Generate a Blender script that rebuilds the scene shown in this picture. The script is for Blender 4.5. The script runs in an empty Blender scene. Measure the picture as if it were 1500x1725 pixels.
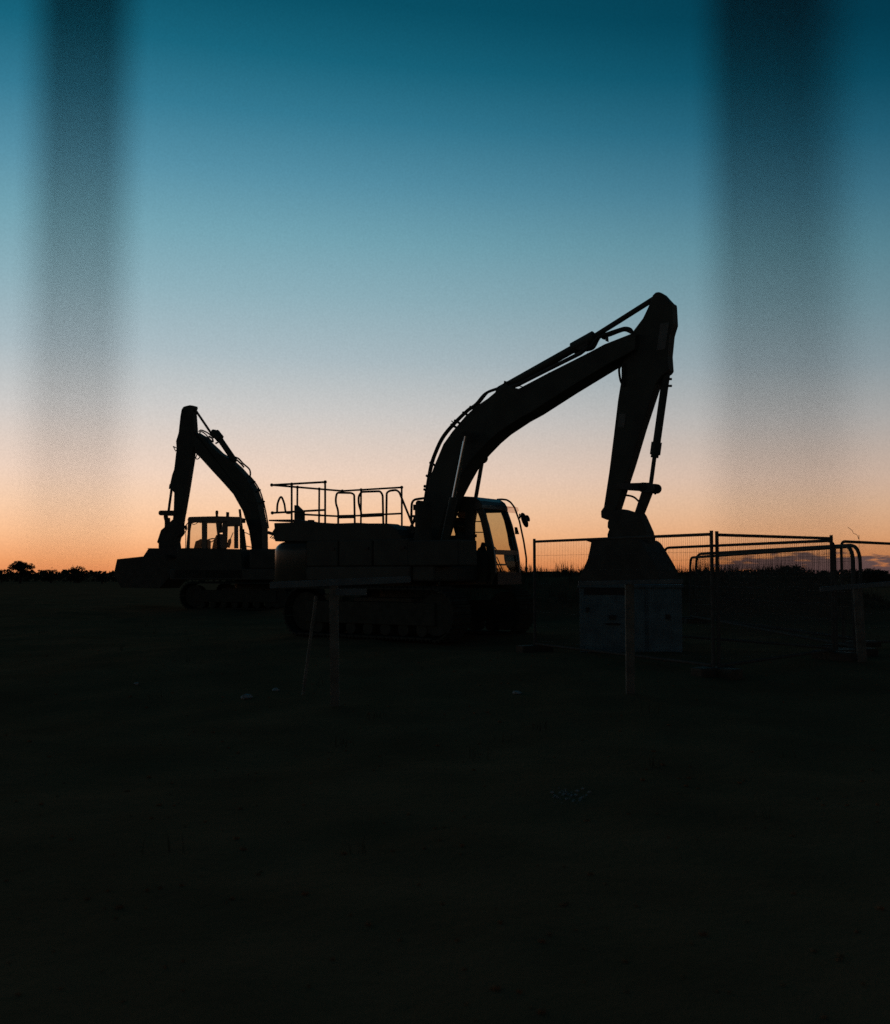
import bpy, math, random
from mathutils import Vector
random.seed(7)
C = bpy.context.scene.collection
R = math.radians

# ------------------------------------------------------------------ camera
FPX = 1720.0                      # focal length in pixels of the 1500 x 1725 photograph
EYE = Vector((0, 0, 1.6))
TILT = math.atan((966 - 862.5) / FPX)
cam_d = bpy.data.cameras.new('camera')
cam_d.sensor_fit = 'HORIZONTAL'; cam_d.sensor_width = 36.0
cam_d.lens = FPX / 1500 * 36
cam_d.clip_start = 0.02; cam_d.clip_end = 9000
cam_d.dof.use_dof = True; cam_d.dof.focus_distance = 20.0; cam_d.dof.aperture_fstop = 2.2
cam = bpy.data.objects.new('camera', cam_d); C.objects.link(cam)
cam.location = EYE; cam.rotation_euler = (R(90) + TILT, 0, 0)
bpy.context.scene.camera = cam
scn = bpy.context.scene
scn.render.resolution_x = 890; scn.render.resolution_y = 1024
scn.view_settings.view_transform = 'Standard'; scn.view_settings.look = 'None'
scn.view_settings.gamma = 1; scn.view_settings.exposure = 0
scn.cycles.use_denoising = False
scn.cycles.max_bounces = 6; scn.cycles.transparent_max_bounces = 24

# ------------------------------------------------------------------ sky (dusk, sun just set beyond the left machine)
def lin(c):
    return tuple((v / 255 / 12.92 if v / 255 <= .04045 else ((v / 255 + .055) / 1.055) ** 2.4) for v in c)
SUN_AZ = R(-17.0)
world = bpy.data.worlds.new('World'); scn.world = world; world.use_nodes = True
nt = world.node_tree; nt.nodes.clear()
def wn(t, **k):
    n = nt.nodes.new(t)
    for a, b in k.items(): setattr(n, a, b)
    return n
def wmath(op, a, b=None, c=None, clamp=False):
    n = wn('ShaderNodeMath', operation=op, use_clamp=clamp)
    for i, v in enumerate((a, b, c)):
        if v is None: continue
        if isinstance(v, (int, float)): n.inputs[i].default_value = v
        else: nt.links.new(v, n.inputs[i])
    return n.outputs[0]
tc = wn('ShaderNodeTexCoord')
sx = wn('ShaderNodeSeparateXYZ'); nt.links.new(tc.outputs['Generated'], sx.inputs[0])
X, Y, Z = sx.outputs
elev = wmath('ARCSINE', Z)
elev_deg = wmath('MULTIPLY', elev, 180 / math.pi)
hl = wmath('SQRT', wmath('ADD', wmath('MULTIPLY', X, X), wmath('ADD', wmath('MULTIPLY', Y, Y), 1e-6)))
dot = wmath('DIVIDE', wmath('ADD', wmath('MULTIPLY', X, math.sin(SUN_AZ)), wmath('MULTIPLY', Y, math.cos(SUN_AZ))), hl)
t01 = wmath('ADD', wmath('MULTIPLY', dot, .5), .5, clamp=True)
SKY = [(-90, (60, 45, 36)), (-1, (120, 84, 60)), (0, (230, 142, 88)), (.87, (243, 166, 110)), (2.2, (251, 193, 146)), (3.85, (248, 207, 173)),
       (5.5, (239, 211, 191)), (8.85, (207, 204, 201)), (12.1, (171, 188, 195)), (15.3, (143, 177, 188)),
       (18.5, (116, 165, 180)), (21.5, (86, 145, 167)), (24.5, (53, 123, 148)), (27.3, (25, 102, 126)), (30.1, (10, 83, 105)),
       (36, (6, 68, 88)), (50, (12, 62, 80)), (90, (20, 60, 76))]
ramp = wn('ShaderNodeValToRGB'); cr = ramp.color_ramp
while len(cr.elements) > 1: cr.elements.remove(cr.elements[-1])
for i, (e, c) in enumerate(SKY):
    p = (e + 90) / 180
    el = cr.elements[0] if i == 0 else cr.elements.new(p)
    el.position = p; el.color = (*lin(c), 1)
# the glow hugs the horizon more away from the sunset: elevation read a little higher there
e_shift = wmath('MULTIPLY', wmath('SUBTRACT', 1, t01), wmath('MULTIPLY', wmath('MAXIMUM', elev_deg, 0), .9))
epos = wmath('DIVIDE', wmath('ADD', wmath('MINIMUM', wmath('ADD', elev_deg, e_shift), 90), 90), 180)
nt.links.new(epos, ramp.inputs[0])
fac = wmath('ADD', wmath('MULTIPLY', wmath('POWER', t01, 4.0), .75), .25)
high = wmath('DIVIDE', wmath('SUBTRACT', elev_deg, 25), 45, clamp=True)
fac = wmath('ADD', fac, wmath('MULTIPLY', high, wmath('SUBTRACT', .85, fac)))
mul = wn('ShaderNodeMixRGB', blend_type='MULTIPLY'); mul.inputs[0].default_value = 1
cmb = wn('ShaderNodeCombineXYZ')
for i in range(3): nt.links.new(fac, cmb.inputs[i])
gam = wn('ShaderNodeGamma'); nt.links.new(ramp.outputs[0], gam.inputs[0])
nt.links.new(wmath('ADD', 1, wmath('MINIMUM', wmath('MULTIPLY', wmath('SUBTRACT', 1, t01), 1.2), .3)), gam.inputs[1])
nt.links.new(gam.outputs[0], mul.inputs[1]); nt.links.new(cmb.outputs[0], mul.inputs[2])
# a low bank of grey cloud just above the horizon on the right
az = wmath('MULTIPLY', wmath('ARCTAN2', X, Y), 180 / math.pi)
cv = wn('ShaderNodeCombineXYZ')
nt.links.new(wmath('MULTIPLY', az, .8), cv.inputs[0]); nt.links.new(wmath('MULTIPLY', elev_deg, 4.0), cv.inputs[1])
nz = wn('ShaderNodeTexNoise'); nz.inputs['Scale'].default_value = 1.0; nz.inputs['Detail'].default_value = 5
nt.links.new(cv.outputs[0], nz.inputs['Vector'])
d_az = wmath('DIVIDE', wmath('SUBTRACT', az, 20.0), 5.6); d_el = wmath('DIVIDE', wmath('SUBTRACT', elev_deg, .42), .62)
rad = wmath('ADD', wmath('MULTIPLY', d_az, d_az), wmath('MULTIPLY', d_el, d_el))
cm = wmath('MULTIPLY', wmath('ADD', wmath('SUBTRACT', 1.0, rad), wmath('MULTIPLY', wmath('SUBTRACT', nz.outputs[0], .5), 3.6)), 2.2, clamp=True)
cm = wmath('MULTIPLY', cm, .88)
cl = wn('ShaderNodeMixRGB'); nt.links.new(cm, cl.inputs[0]); nt.links.new(mul.outputs[0], cl.inputs[1])
cl.inputs[2].default_value = (*lin((78, 70, 77)), 1)
gn = wn('ShaderNodeTexNoise'); gn.inputs['Scale'].default_value = 620; gn.inputs['Detail'].default_value = 1
nt.links.new(tc.outputs['Generated'], gn.inputs['Vector'])
gf = wmath('ADD', .90, wmath('MULTIPLY', gn.outputs[0], .20))
gm = wn('ShaderNodeVectorMath', operation='SCALE'); nt.links.new(cl.outputs[0], gm.inputs[0]); nt.links.new(gf, gm.inputs['Scale'])
bg = wn('ShaderNodeBackground'); bg.inputs['Strength'].default_value = 1.0
nt.links.new(gm.outputs[0], bg.inputs['Color'])
wo = wn('ShaderNodeOutputWorld'); nt.links.new(bg.outputs[0], wo.inputs[0])

# ------------------------------------------------------------------ materials
def mat(name, col, rough=.6, metal=0.0, var=.25, scale=6.0, bump=.15, dirt=None, spec=.4):
    m = bpy.data.materials.new(name); m.use_nodes = True
    n = m.node_tree; b = n.nodes['Principled BSDF']
    b.inputs['Roughness'].default_value = rough; b.inputs['Metallic'].default_value = metal
    b.inputs['Specular IOR Level'].default_value = spec
    tcn = n.nodes.new('ShaderNodeTexCoord')
    a = n.nodes.new('ShaderNodeTexNoise'); a.inputs['Scale'].default_value = scale; a.inputs['Detail'].default_value = 6
    n.links.new(tcn.outputs['Object'], a.inputs['Vector'])
    r = n.nodes.new('ShaderNodeValToRGB')
    r.color_ramp.elements[0].position = .32; r.color_ramp.elements[1].position = .7
    d = dirt or tuple(c * (1 - var) for c in col)
    r.color_ramp.elements[0].color = (*d, 1); r.color_ramp.elements[1].color = (*tuple(min(1, c * (1 + var * .5)) for c in col), 1)
    n.links.new(a.outputs[0], r.inputs[0]); n.links.new(r.outputs[0], b.inputs['Base Color'])
    if bump:
        f = n.nodes.new('ShaderNodeTexNoise'); f.inputs['Scale'].default_value = scale * 9; f.inputs['Detail'].default_value = 4
        n.links.new(tcn.outputs['Object'], f.inputs['Vector'])
        bm = n.nodes.new('ShaderNodeBump'); bm.inputs['Strength'].default_value = bump; bm.inputs['Distance'].default_value = .02
        n.links.new(f.outputs[0], bm.inputs['Height']); n.links.new(bm.outputs[0], b.inputs['Normal'])
    return m
def glass(name, tint):
    m = bpy.data.materials.new(name); m.use_nodes = True
    n = m.node_tree; n.nodes.remove(n.nodes['Principled BSDF'])
    t = n.nodes.new('ShaderNodeBsdfTransparent'); t.inputs[0].default_value = (*tint, 1)
    g = n.nodes.new('ShaderNodeBsdfGlossy'); g.inputs['Roughness'].default_value = .08
    nzz = n.nodes.new('ShaderNodeTexNoise'); nzz.inputs['Scale'].default_value = 14
    mm = n.nodes.new('ShaderNodeMath'); mm.operation = 'MULTIPLY'; mm.inputs[1].default_value = .08
    n.links.new(nzz.outputs[0], mm.inputs[0])
    x = n.nodes.new('ShaderNodeMixShader'); n.links.new(mm.outputs[0], x.inputs[0])
    n.links.new(t.outputs[0], x.inputs[1]); n.links.new(g.outputs[0], x.inputs[2])
    n.links.new(x.outputs[0], n.nodes['Material Output'].inputs[0])
    return m
M = dict(
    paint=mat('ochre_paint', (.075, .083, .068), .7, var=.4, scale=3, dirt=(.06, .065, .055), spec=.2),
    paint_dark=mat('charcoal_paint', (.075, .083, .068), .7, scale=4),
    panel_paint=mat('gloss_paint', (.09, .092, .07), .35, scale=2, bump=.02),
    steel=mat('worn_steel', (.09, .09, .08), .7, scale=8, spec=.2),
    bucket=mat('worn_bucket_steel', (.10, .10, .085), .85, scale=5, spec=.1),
    chrome=mat('chromed_rod', (.75, .77, .78), .16, 1.0, var=.05, bump=0),
    rubber=mat('rubber_hose', (.05, .05, .045), .7, scale=20),
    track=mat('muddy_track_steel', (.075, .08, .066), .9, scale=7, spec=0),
    glass=glass('tinted_cab_glass', (.73, .70, .575)),
    clear=glass('clear_cab_glass', (.90, .875, .83)),
    visor=glass('visor_plastic', (.86, .80, .78)),
    beacon=mat('amber_lens', (.35, .10, .02), .3, scale=10, bump=0),
    galv=mat('galvanised_tube', (.11, .11, .10), .9, scale=12, bump=.05, spec=0),
    wire=mat('galvanised_wire', (.09, .09, .085), .7, scale=12, bump=0),
    concrete=mat('muddy_concrete_foot', (.09, .075, .055), .9, scale=9),
    chest=mat('pale_grey_steel', (.14, .225, .25), .7, var=.35, scale=4, bump=.05),
    latch=mat('black_latch', (.02, .02, .02), .5),
    timber=mat('weathered_timber', (.20, .185, .15), .85, var=.4, scale=5, bump=.3),
    board=mat('painted_board', (.15, .18, .18), .6, var=.3, scale=5),
    decal=mat('faded_decal', (.16, .165, .15), .6, bump=0),
    bark=mat('bark', (.03, .025, .02), .9),
    leaf=mat('dark_leaves', (.035, .045, .02), .8, var=.5, scale=2, bump=0),
    grass=mat('dry_grass', (.05, .05, .022), .85, var=.4, scale=1.5, bump=0),
    stone=mat('pale_stone', (.33, .33, .32), .9, var=.3, scale=11),
    iron=mat('black_iron_bar', (.012, .012, .013), .7, scale=20, bump=.05),
)
M['panel_paint'].node_tree.nodes['Principled BSDF'].inputs['Coat Weight'].default_value = .25
M['panel_paint'].node_tree.nodes['Principled BSDF'].inputs['Coat Roughness'].default_value = .25
# soil: clods and damp and dry patches, all as colour and fine relief on the real ground mesh
def soil():
    m = mat('site_soil', (.235, .118, .062), .95, var=.2, scale=.9, bump=0, spec=0)
    n = m.node_tree; b = n.nodes['Principled BSDF']
    tcn = n.nodes.new('ShaderNodeTexCoord')
    f = n.nodes.new('ShaderNodeTexNoise'); f.inputs['Scale'].default_value = 7; f.inputs['Detail'].default_value = 10; f.inputs['Roughness'].default_value = .7
    n.links.new(tcn.outputs['Object'], f.inputs['Vector'])
    bm = n.nodes.new('ShaderNodeBump'); bm.inputs['Strength'].default_value = .45; bm.inputs['Distance'].default_value = .05
    n.links.new(f.outputs[0], bm.inputs['Height']); n.links.new(bm.outputs[0], b.inputs['Normal'])
    return m
M['soil'] = soil()

# ------------------------------------------------------------------ mesh helpers
class MB:
    def __init__(s): s.v = []; s.f = []; s.sm = []
    def add(s, vs, fs, smooth=False):
        o = len(s.v); s.v += [tuple(p) for p in vs]
        for f in fs: s.f.append([i + o for i in f]); s.sm.append(smooth)
        return s
    def box(s, a, b):
        (x0, y0, z0), (x1, y1, z1) = a, b
        return s.add([(x0, y0, z0), (x1, y0, z0), (x1, y1, z0), (x0, y1, z0), (x0, y0, z1), (x1, y0, z1), (x1, y1, z1), (x0, y1, z1)],
                     [(0, 3, 2, 1), (4, 5, 6, 7), (0, 1, 5, 4), (1, 2, 6, 5), (2, 3, 7, 6), (3, 0, 4, 7)])
    def prism(s, poly, l0, l1):            # poly of (f, z), extruded along local Y
        a = sum(poly[i][0] * poly[(i + 1) % len(poly)][1] - poly[(i + 1) % len(poly)][0] * poly[i][1] for i in range(len(poly)))
        if a < 0: poly = poly[::-1]
        n = len(poly)
        vs = [(p[0], l0, p[1]) for p in poly] + [(p[0], l1, p[1]) for p in poly]
        fs = [list(range(n)), list(range(2 * n - 1, n - 1, -1))]
        for i in range(n): j = (i + 1) % n; fs.append([j, i, i + n, j + n])
        return s.add(vs, fs)
    def tube(s, path, r, n=8, r2=None, cap=True):
        P = [Vector(p) for p in path]; k = len(P); r2 = r if r2 is None else r2
        T = []
        for i in range(k):
            t = (P[min(i + 1, k - 1)] - P[max(i - 1, 0)])
            T.append(t.normalized() if t.length > 1e-9 else Vector((0, 0, 1)))
        u = T[0].orthogonal().normalized(); vs = []
        for i in range(k):
            u = (u - T[i] * u.dot(T[i])).normalized(); w = T[i].cross(u)
            rr = r + (r2 - r) * i / max(1, k - 1)
            for q in range(n):
                a = 2 * math.pi * q / n
                vs.append(P[i] + (u * math.cos(a) + w * math.sin(a)) * rr)
        fs = []
        for i in range(k - 1):
            for q in range(n):
                q2 = (q + 1) % n
                fs.append([i * n + q, i * n + q2, (i + 1) * n + q2, (i + 1) * n + q])
        s.add(vs, fs, True)
        if cap: s.add(vs[:n], [list(range(n))[::-1]]); s.add(vs[-n:], [list(range(n))])
        return s
    def ball(s, c, r, nu=10, nv=7, sq=(1, 1, 1)):
        vs = []; fs = []
        for j in range(nv + 1):
            th = math.pi * j / nv
            for i in range(nu):
                ph = 2 * math.pi * i / nu
                vs.append((c[0] + r * sq[0] * math.sin(th) * math.cos(ph), c[1] + r * sq[1] * math.sin(th) * math.sin(ph), c[2] + r * sq[2] * math.cos(th)))
        for j in range(nv):
            for i in range(nu): fs.append([j * nu + i, (j + 1) * nu + i, (j + 1) * nu + (i + 1) % nu, j * nu + (i + 1) % nu])
        return s.add(vs, fs, True)
    def mesh(s, name):
        me = bpy.data.meshes.new(name); me.from_pydata(s.v, [], s.f)
        me.polygons.foreach_set('use_smooth', s.sm); me.update(); return me
    def build(s, name, m, parent=None, bevel=0, kind=None):
        me = s.mesh(name); me.materials.append(m)
        o = bpy.data.objects.new(name, me); C.objects.link(o)
        if parent: o.parent = parent
        if bevel:
            b = o.modifiers.new('bevel', 'BEVEL'); b.width = bevel; b.segments = 3; b.limit_method = 'ANGLE'; b.angle_limit = R(35)
        if kind: o['kind'] = kind
        return o
def tag(o, label=None, cat=None, group=None, kind=None):
    if label: o['label'] = label
    if cat: o['category'] = cat
    if group: o['group'] = group
    if kind: o['kind'] = kind
    return o
def thing(name, label, cat, loc=(0, 0, 0), rz=0, group=None):
    o = bpy.data.objects.new(name, None); C.objects.link(o)
    o.location = loc; o.rotation_euler = (0, 0, rz)
    return tag(o, label, cat, group)
def smoothstep(a, b, x):
    t = max(0, min(1, (x - a) / (b - a))); return t * t * (3 - 2 * t)
def spline(pts, n=6):                       # Catmull-Rom through points
    P = [Vector(p) for p in pts]; out = []
    for i in range(len(P) - 1):
        a, b, c, d = P[max(i - 1, 0)], P[i], P[i + 1], P[min(i + 2, len(P) - 1)]
        for k in range(n):
            t = k / n
            out.append(.5 * ((2 * b) + (c - a) * t + (2 * a - 5 * b + 4 * c - d) * t * t + (3 * b - a - 3 * c + d) * t ** 3))
    out.append(P[-1]); return out
def rounded(pts, rad, n=5):                 # polyline with its inner corners rounded
    P = [Vector(p) for p in pts]; out = [P[0]]
    for i in range(1, len(P) - 1):
        a, b, c = P[i - 1], P[i], P[i + 1]
        r = min(rad, (a - b).length * .45, (c - b).length * .45)
        p, q = b + (a - b).normalized() * r, b + (c - b).normalized() * r
        for k in range(n + 1):
            t = k / n; out.append(p * (1 - t) ** 2 + b * 2 * t * (1 - t) + q * t * t)
    out.append(P[-1]); return out

# ------------------------------------------------------------------ reading places from the photograph
CR = Vector((1, 0, 0)); CU = Vector((0, -math.sin(TILT), math.cos(TILT))); CF = Vector((0, math.cos(TILT), math.sin(TILT)))
def ray(px, py): return CF + CR * ((px - 750) / FPX) + CU * ((862.5 - py) / FPX)
def at(px, py, y):                          # the world point seen at that pixel at ground distance y
    d = ray(px, py); return EYE + d * (y / d.y)
def proj(p):
    d = Vector(p) - EYE; z = d.dot(CF); return Vector((750 + FPX * d.dot(CR) / z, 862.5 - FPX * d.dot(CU) / z))
class Frame:                                # a machine's own axes: f forward, l to its left, z up
    def __init__(s, O, ang):
        s.O = Vector(O); s.ang = ang
        s.h = Vector((math.cos(ang), math.sin(ang), 0)); s.v = Vector((-math.sin(ang), math.cos(ang), 0))
    def fz(s, px, py, l=0.0):
        d = ray(px, py); t = (l - (EYE - s.O).dot(s.v)) / d.dot(s.v); p = EYE + d * t
        return ((p - s.O).dot(s.h), p.z - s.O.z)
    def pt(s, px, py, l=0.0):
        f, z = s.fz(px, py, l); return (f, l, z)
    def world(s, f, l, z): return s.O + s.h * f + s.v * l + Vector((0, 0, z))
    def trace(s, poly, l=0.0, hw=0.0):      # side outline, drawn in so that its real width does not widen it in view
        n = len(poly); P = [Vector(p) for p in poly]
        ar = sum(P[i].x * P[(i + 1) % n].y - P[(i + 1) % n].x * P[i].y for i in range(n)); sg = 1 if ar > 0 else -1
        out = []
        def inset(q, nn, sv):                # a point on the edge line after moving it in by its own view-widening
            return q - nn * abs(nn.dot(sv))
        for i in range(n):
            e1 = P[i] - P[i - 1]; e2 = P[(i + 1) % n] - P[i]
            n1 = Vector((e1.y, -e1.x)) * sg; n2 = Vector((e2.y, -e2.x)) * sg
            f, z = s.fz(P[i].x, P[i].y, l); q = P[i].copy()
            if hw:
                sv = (proj(s.world(f, l + hw, z)) - proj(s.world(f, l - hw, z))) / 2
                a, b = n1.dot(sv), n2.dot(sv)
                if a > 0 and b > 0: q = q - sv
                elif a < 0 and b < 0: q = q + sv
                else:
                    n1.normalize(); n2.normalize(); det = n1.x * n2.y - n1.y * n2.x
                    if abs(det) > .12:
                        c1, c2 = n1.dot(inset(P[i], n1, sv)), n2.dot(inset(P[i], n2, sv))
                        r = Vector(((c1 * n2.y - c2 * n1.y) / det, (n1.x * c2 - n2.x * c1) / det))
                        if (r - P[i]).length > 2.2 * sv.length: r = P[i] + (r - P[i]).normalized() * 2.2 * sv.length
                        q = r
            out.append(s.fz(q.x, q.y, l))
        return out
    def path(s, pts, l=0.0): return [s.pt(x, y, l) for x, y in pts]

# ------------------------------------------------------------------ ground
import mathutils.noise as mn
def bank(x, y):
    side = smoothstep(-6, -1, x) * (1 - smoothstep(10.2, 14.5, x))
    rise = smoothstep(27.2, 31.0, y) * (1 - .55 * smoothstep(33, 46, y))
    return side * rise
def gz(x, y):
    base = .30 * smoothstep(9, 16, y) + .12 * smoothstep(24, 34, y)
    b = bank(x, y)
    z = base + b * 1.16
    if -30 < x < 30 and -4 < y < 60:
        z += .10 * mn.noise(Vector((x * .35, y * .35, 0))) * smoothstep(3, 8, y) + .035 * mn.noise(Vector((x * 1.7, y * 1.7, 3))) + .12 * b * mn.noise(Vector((x * .9, y * .5, 9)))
    return z
def axis(lo, hi, step, far):
    a = [lo + step * i for i in range(int(round((hi - lo) / step)) + 1)]
    d, x = step, hi
    while x < far: d *= 1.5; x += d; a.append(x)
    d, x = step, lo
    pre = []
    while x > -far: d *= 1.5; x -= d; pre.append(x)
    return pre[::-1] + a
gx = axis(-22, 22, .2, 5000); gy = axis(0, 48, .2, 5000)
gb = MB(); W = len(gx)
gb.v = [(x, y, gz(x, y)) for y in gy for x in gx]
gb.f = [[j * W + i, j * W + i + 1, (j + 1) * W + i + 1, (j + 1) * W + i] for j in range(len(gy) - 1) for i in range(W - 1)]
gb.sm = [True] * len(gb.f)
tag(gb.build('ground', M['soil']), kind='structure')

# clods of earth scattered over the churned site
cb = MB()
def lump(mb, x, y, z, r, sq=.6):
    o = random.random() * 50; nu, nv = 6, 4; vs = []; fs = []
    for j in range(nv + 1):
        th = math.pi * j / nv
        for i in range(nu):
            ph = 2 * math.pi * i / nu
            d = Vector((math.sin(th) * math.cos(ph), math.sin(th) * math.sin(ph), math.cos(th)))
            k = r * (1 + .55 * mn.noise(d * 1.3 + Vector((o, o, 0))))
            vs.append((x + d.x * k, y + d.y * k, z + d.z * k * sq))
    for j in range(nv):
        for i in range(nu): fs.append([j * nu + i, (j + 1) * nu + i, (j + 1) * nu + (i + 1) % nu, j * nu + (i + 1) % nu])
    mb.add(vs, fs, False)
for _ in range(1500):
    y = 2.2 + 24 * random.random() ** 1.4; x = (random.random() - .5) * (2.5 + y * 1.15)
    r = random.choice((.006, .009, .012, .015)) * random.uniform(.6, 1.4)
    lump(cb, x, y, gz(x, y) + r * .2, r)
tag(cb.build('clods', M['soil']), 'loose clods of earth on the dark churned ground', kind='stuff')

# grass along the crest of the bank, and weeds on the site
def blade(mb, x, y, z, h, w, lean, a):
    dx, dy = math.cos(a), math.sin(a)
    p0 = Vector((x, y, z)); p1 = p0 + Vector((dx * lean * .35, dy * lean * .35, h * .6)); p2 = p0 + Vector((dx * lean, dy * lean, h))
    s = Vector((math.cos(a + 1.4), math.sin(a + 1.4), 0)) * w
    mb.add([p0 - s, p0 + s, p1 + s * .7, p1 - s * .7, p2], [(0, 1, 2, 3), (3, 2, 4)])
gr = MB()
for _ in range(950):
    x0 = random.uniform(-3, 13.5); y0 = random.uniform(28.6, 33)
    tall = random.choice((.12, .16, .2, .27, .36, .44)) * (1 + .25 * mn.noise(Vector((x0 * .8, 0, 5))))
    for _ in range(random.randint(7, 20)):
        x = x0 + random.gauss(0, .13); y = y0 + random.gauss(0, .13)
        h = tall * random.uniform(.45, 1.1)
        blade(gr, x, y, gz(x, y) - .02, h, random.uniform(.004, .010), h * random.uniform(.05, .6), random.uniform(0, 6.28))
for _ in range(60):
    y0 = 5 + 21 * random.random(); x0 = (random.random() - .5) * (2 + y0 * 1.1)
    for _ in range(random.randint(4, 10)):
        x = x0 + random.gauss(0, .06); y = y0 + random.gauss(0, .06); h = random.uniform(.05, .16)
        blade(gr, x, y, gz(x, y) - .01, h, random.uniform(.002, .005), h * random.uniform(.1, .7), random.uniform(0, 6.28))
tag(gr.build('grass', M['grass']), 'rough grass on the earth bank and in tufts over the site', kind='stuff')

# ------------------------------------------------------------------ far trees, bushes and hedge
def leaf_cloud(mb, c, rx, ry, rz, n, size):
    lobes = [(Vector((random.uniform(-.6, .6) * rx, random.uniform(-.6, .6) * ry, random.uniform(-.5, .65) * rz)), random.uniform(.28, .5)) for _ in range(15)]
    for _ in range(n):
        lc, lr = random.choice(lobes)
        d = Vector((random.gauss(0, 1), random.gauss(0, 1), random.gauss(0, 1))).normalized() * random.random() ** .5
        p = Vector(c) + lc + Vector((d.x * rx, d.y * ry, d.z * rz)) * lr
        a, b = Vector((random.gauss(0, 1), random.gauss(0, 1), random.gauss(0, 1))).normalized(), Vector((random.gauss(0, 1), random.gauss(0, 1), random.gauss(0, 1))).normalized()
        s = size * random.uniform(.5, 1.3)
        mb.add([p - a * s, p + b * s * .6, p + a * s, p - b * s * .6], [(0, 1, 2, 3)])
def tree(px, top, wpx, D, label, name='tree', cat='tree', n=900, squat=1.0, group=None):
    t = at(px, top, D); g = gz(t.x, D); w = wpx / FPX * D / 2; H = t.z - g
    o = thing(name, label, cat, (t.x, D, g), 0, group)
    tr = MB(); tr.tube([(0, 0, -.2), (.05, 0, H * .35), (.1, .05, H * .8)], w * .12, 7, w * .03)
    for k in range(5):
        a = 6.28 * k / 5 + random.random(); tr.tube([(.03, 0, H * (.3 + .06 * k)), (math.cos(a) * w * .35, math.sin(a) * w * .35, H * (.55 + .05 * k)), (math.cos(a) * w * .65, math.sin(a) * w * .65, H * (.68 + .05 * k))], w * .05, 5, w * .015)
    tr.build('trunk', M['bark'], o)
    cr_ = MB(); cz = H * (.56 if squat == 1.0 else .5); leaf_cloud(cr_, (0, 0, cz), w, w, (H - cz) * 1.0, n, max(.07, w * .075))
    if squat != 1.0: leaf_cloud(cr_, (0, 0, H * .28), w * 1.1, w, H * .3, n, max(.07, w * .075))
    cr_.build('crown', M['leaf'], o)
    return o
tree(35, 942.5, 46, 120, 'small round tree standing alone at the far left of the horizon', n=3000)
tree(131, 951, 44, 130, 'low spreading bush on the horizon left of the smaller excavator, broadest of the three bushes', 'bush', 'bush', 1200, .8, 'bushes on the far horizon')
tree(3, 957, 18, 125, 'scrubby bush on the horizon at the very left edge, beside the round tree', 'bush', 'bush', 500, .8, 'bushes on the far horizon')
tree(86, 957, 34, 128, 'low bush on the horizon midway between round tree and broad bush', 'bush', 'bush', 900, .8, 'bushes on the far horizon')
tree(172, 960, 26, 118, 'little bush on the horizon nearest to the smaller excavator bucket', 'bush', 'bush', 600, .8, 'bushes on the far horizon')
tree(1315, 950, 90, 60, 'wide dark scrub on the horizon behind the leaning fence panels', 'bush', 'bush', 1800, .8, 'bushes on the far horizon')
tree(1465, 957, 80, 90, 'dark scrub low on the horizon at the right edge behind the last fence panel', 'bush', 'bush', 1500, .8, 'bushes on the far horizon')
hb = MB()
for _ in range(9000):
    x = random.uniform(-130, 130); y = 150 + random.uniform(-3, 3)
    top = 1.95 + .9 * mn.noise(Vector((x * .11, 1, 0))) + .35 * mn.noise(Vector((x * .5, 4, 0)))
    z = .3 + (top - .3) * random.random() ** .7
    s = random.uniform(.15, .42); a = random.uniform(0, 6.28)
    u = Vector((math.cos(a), math.sin(a) * .5, random.uniform(-.6, .6))) * s; w = Vector((random.uniform(-.5, .5), .3, 1)).normalized() * s * .7
    p = Vector((x, y, z)); hb.add([p - u, p - w, p + u, p + w], [(0, 1, 2, 3)])
tag(hb.build('distant_hedge', M['leaf']), 'far hedge line reading as one dark mass along the horizon', kind='stuff')

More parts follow.
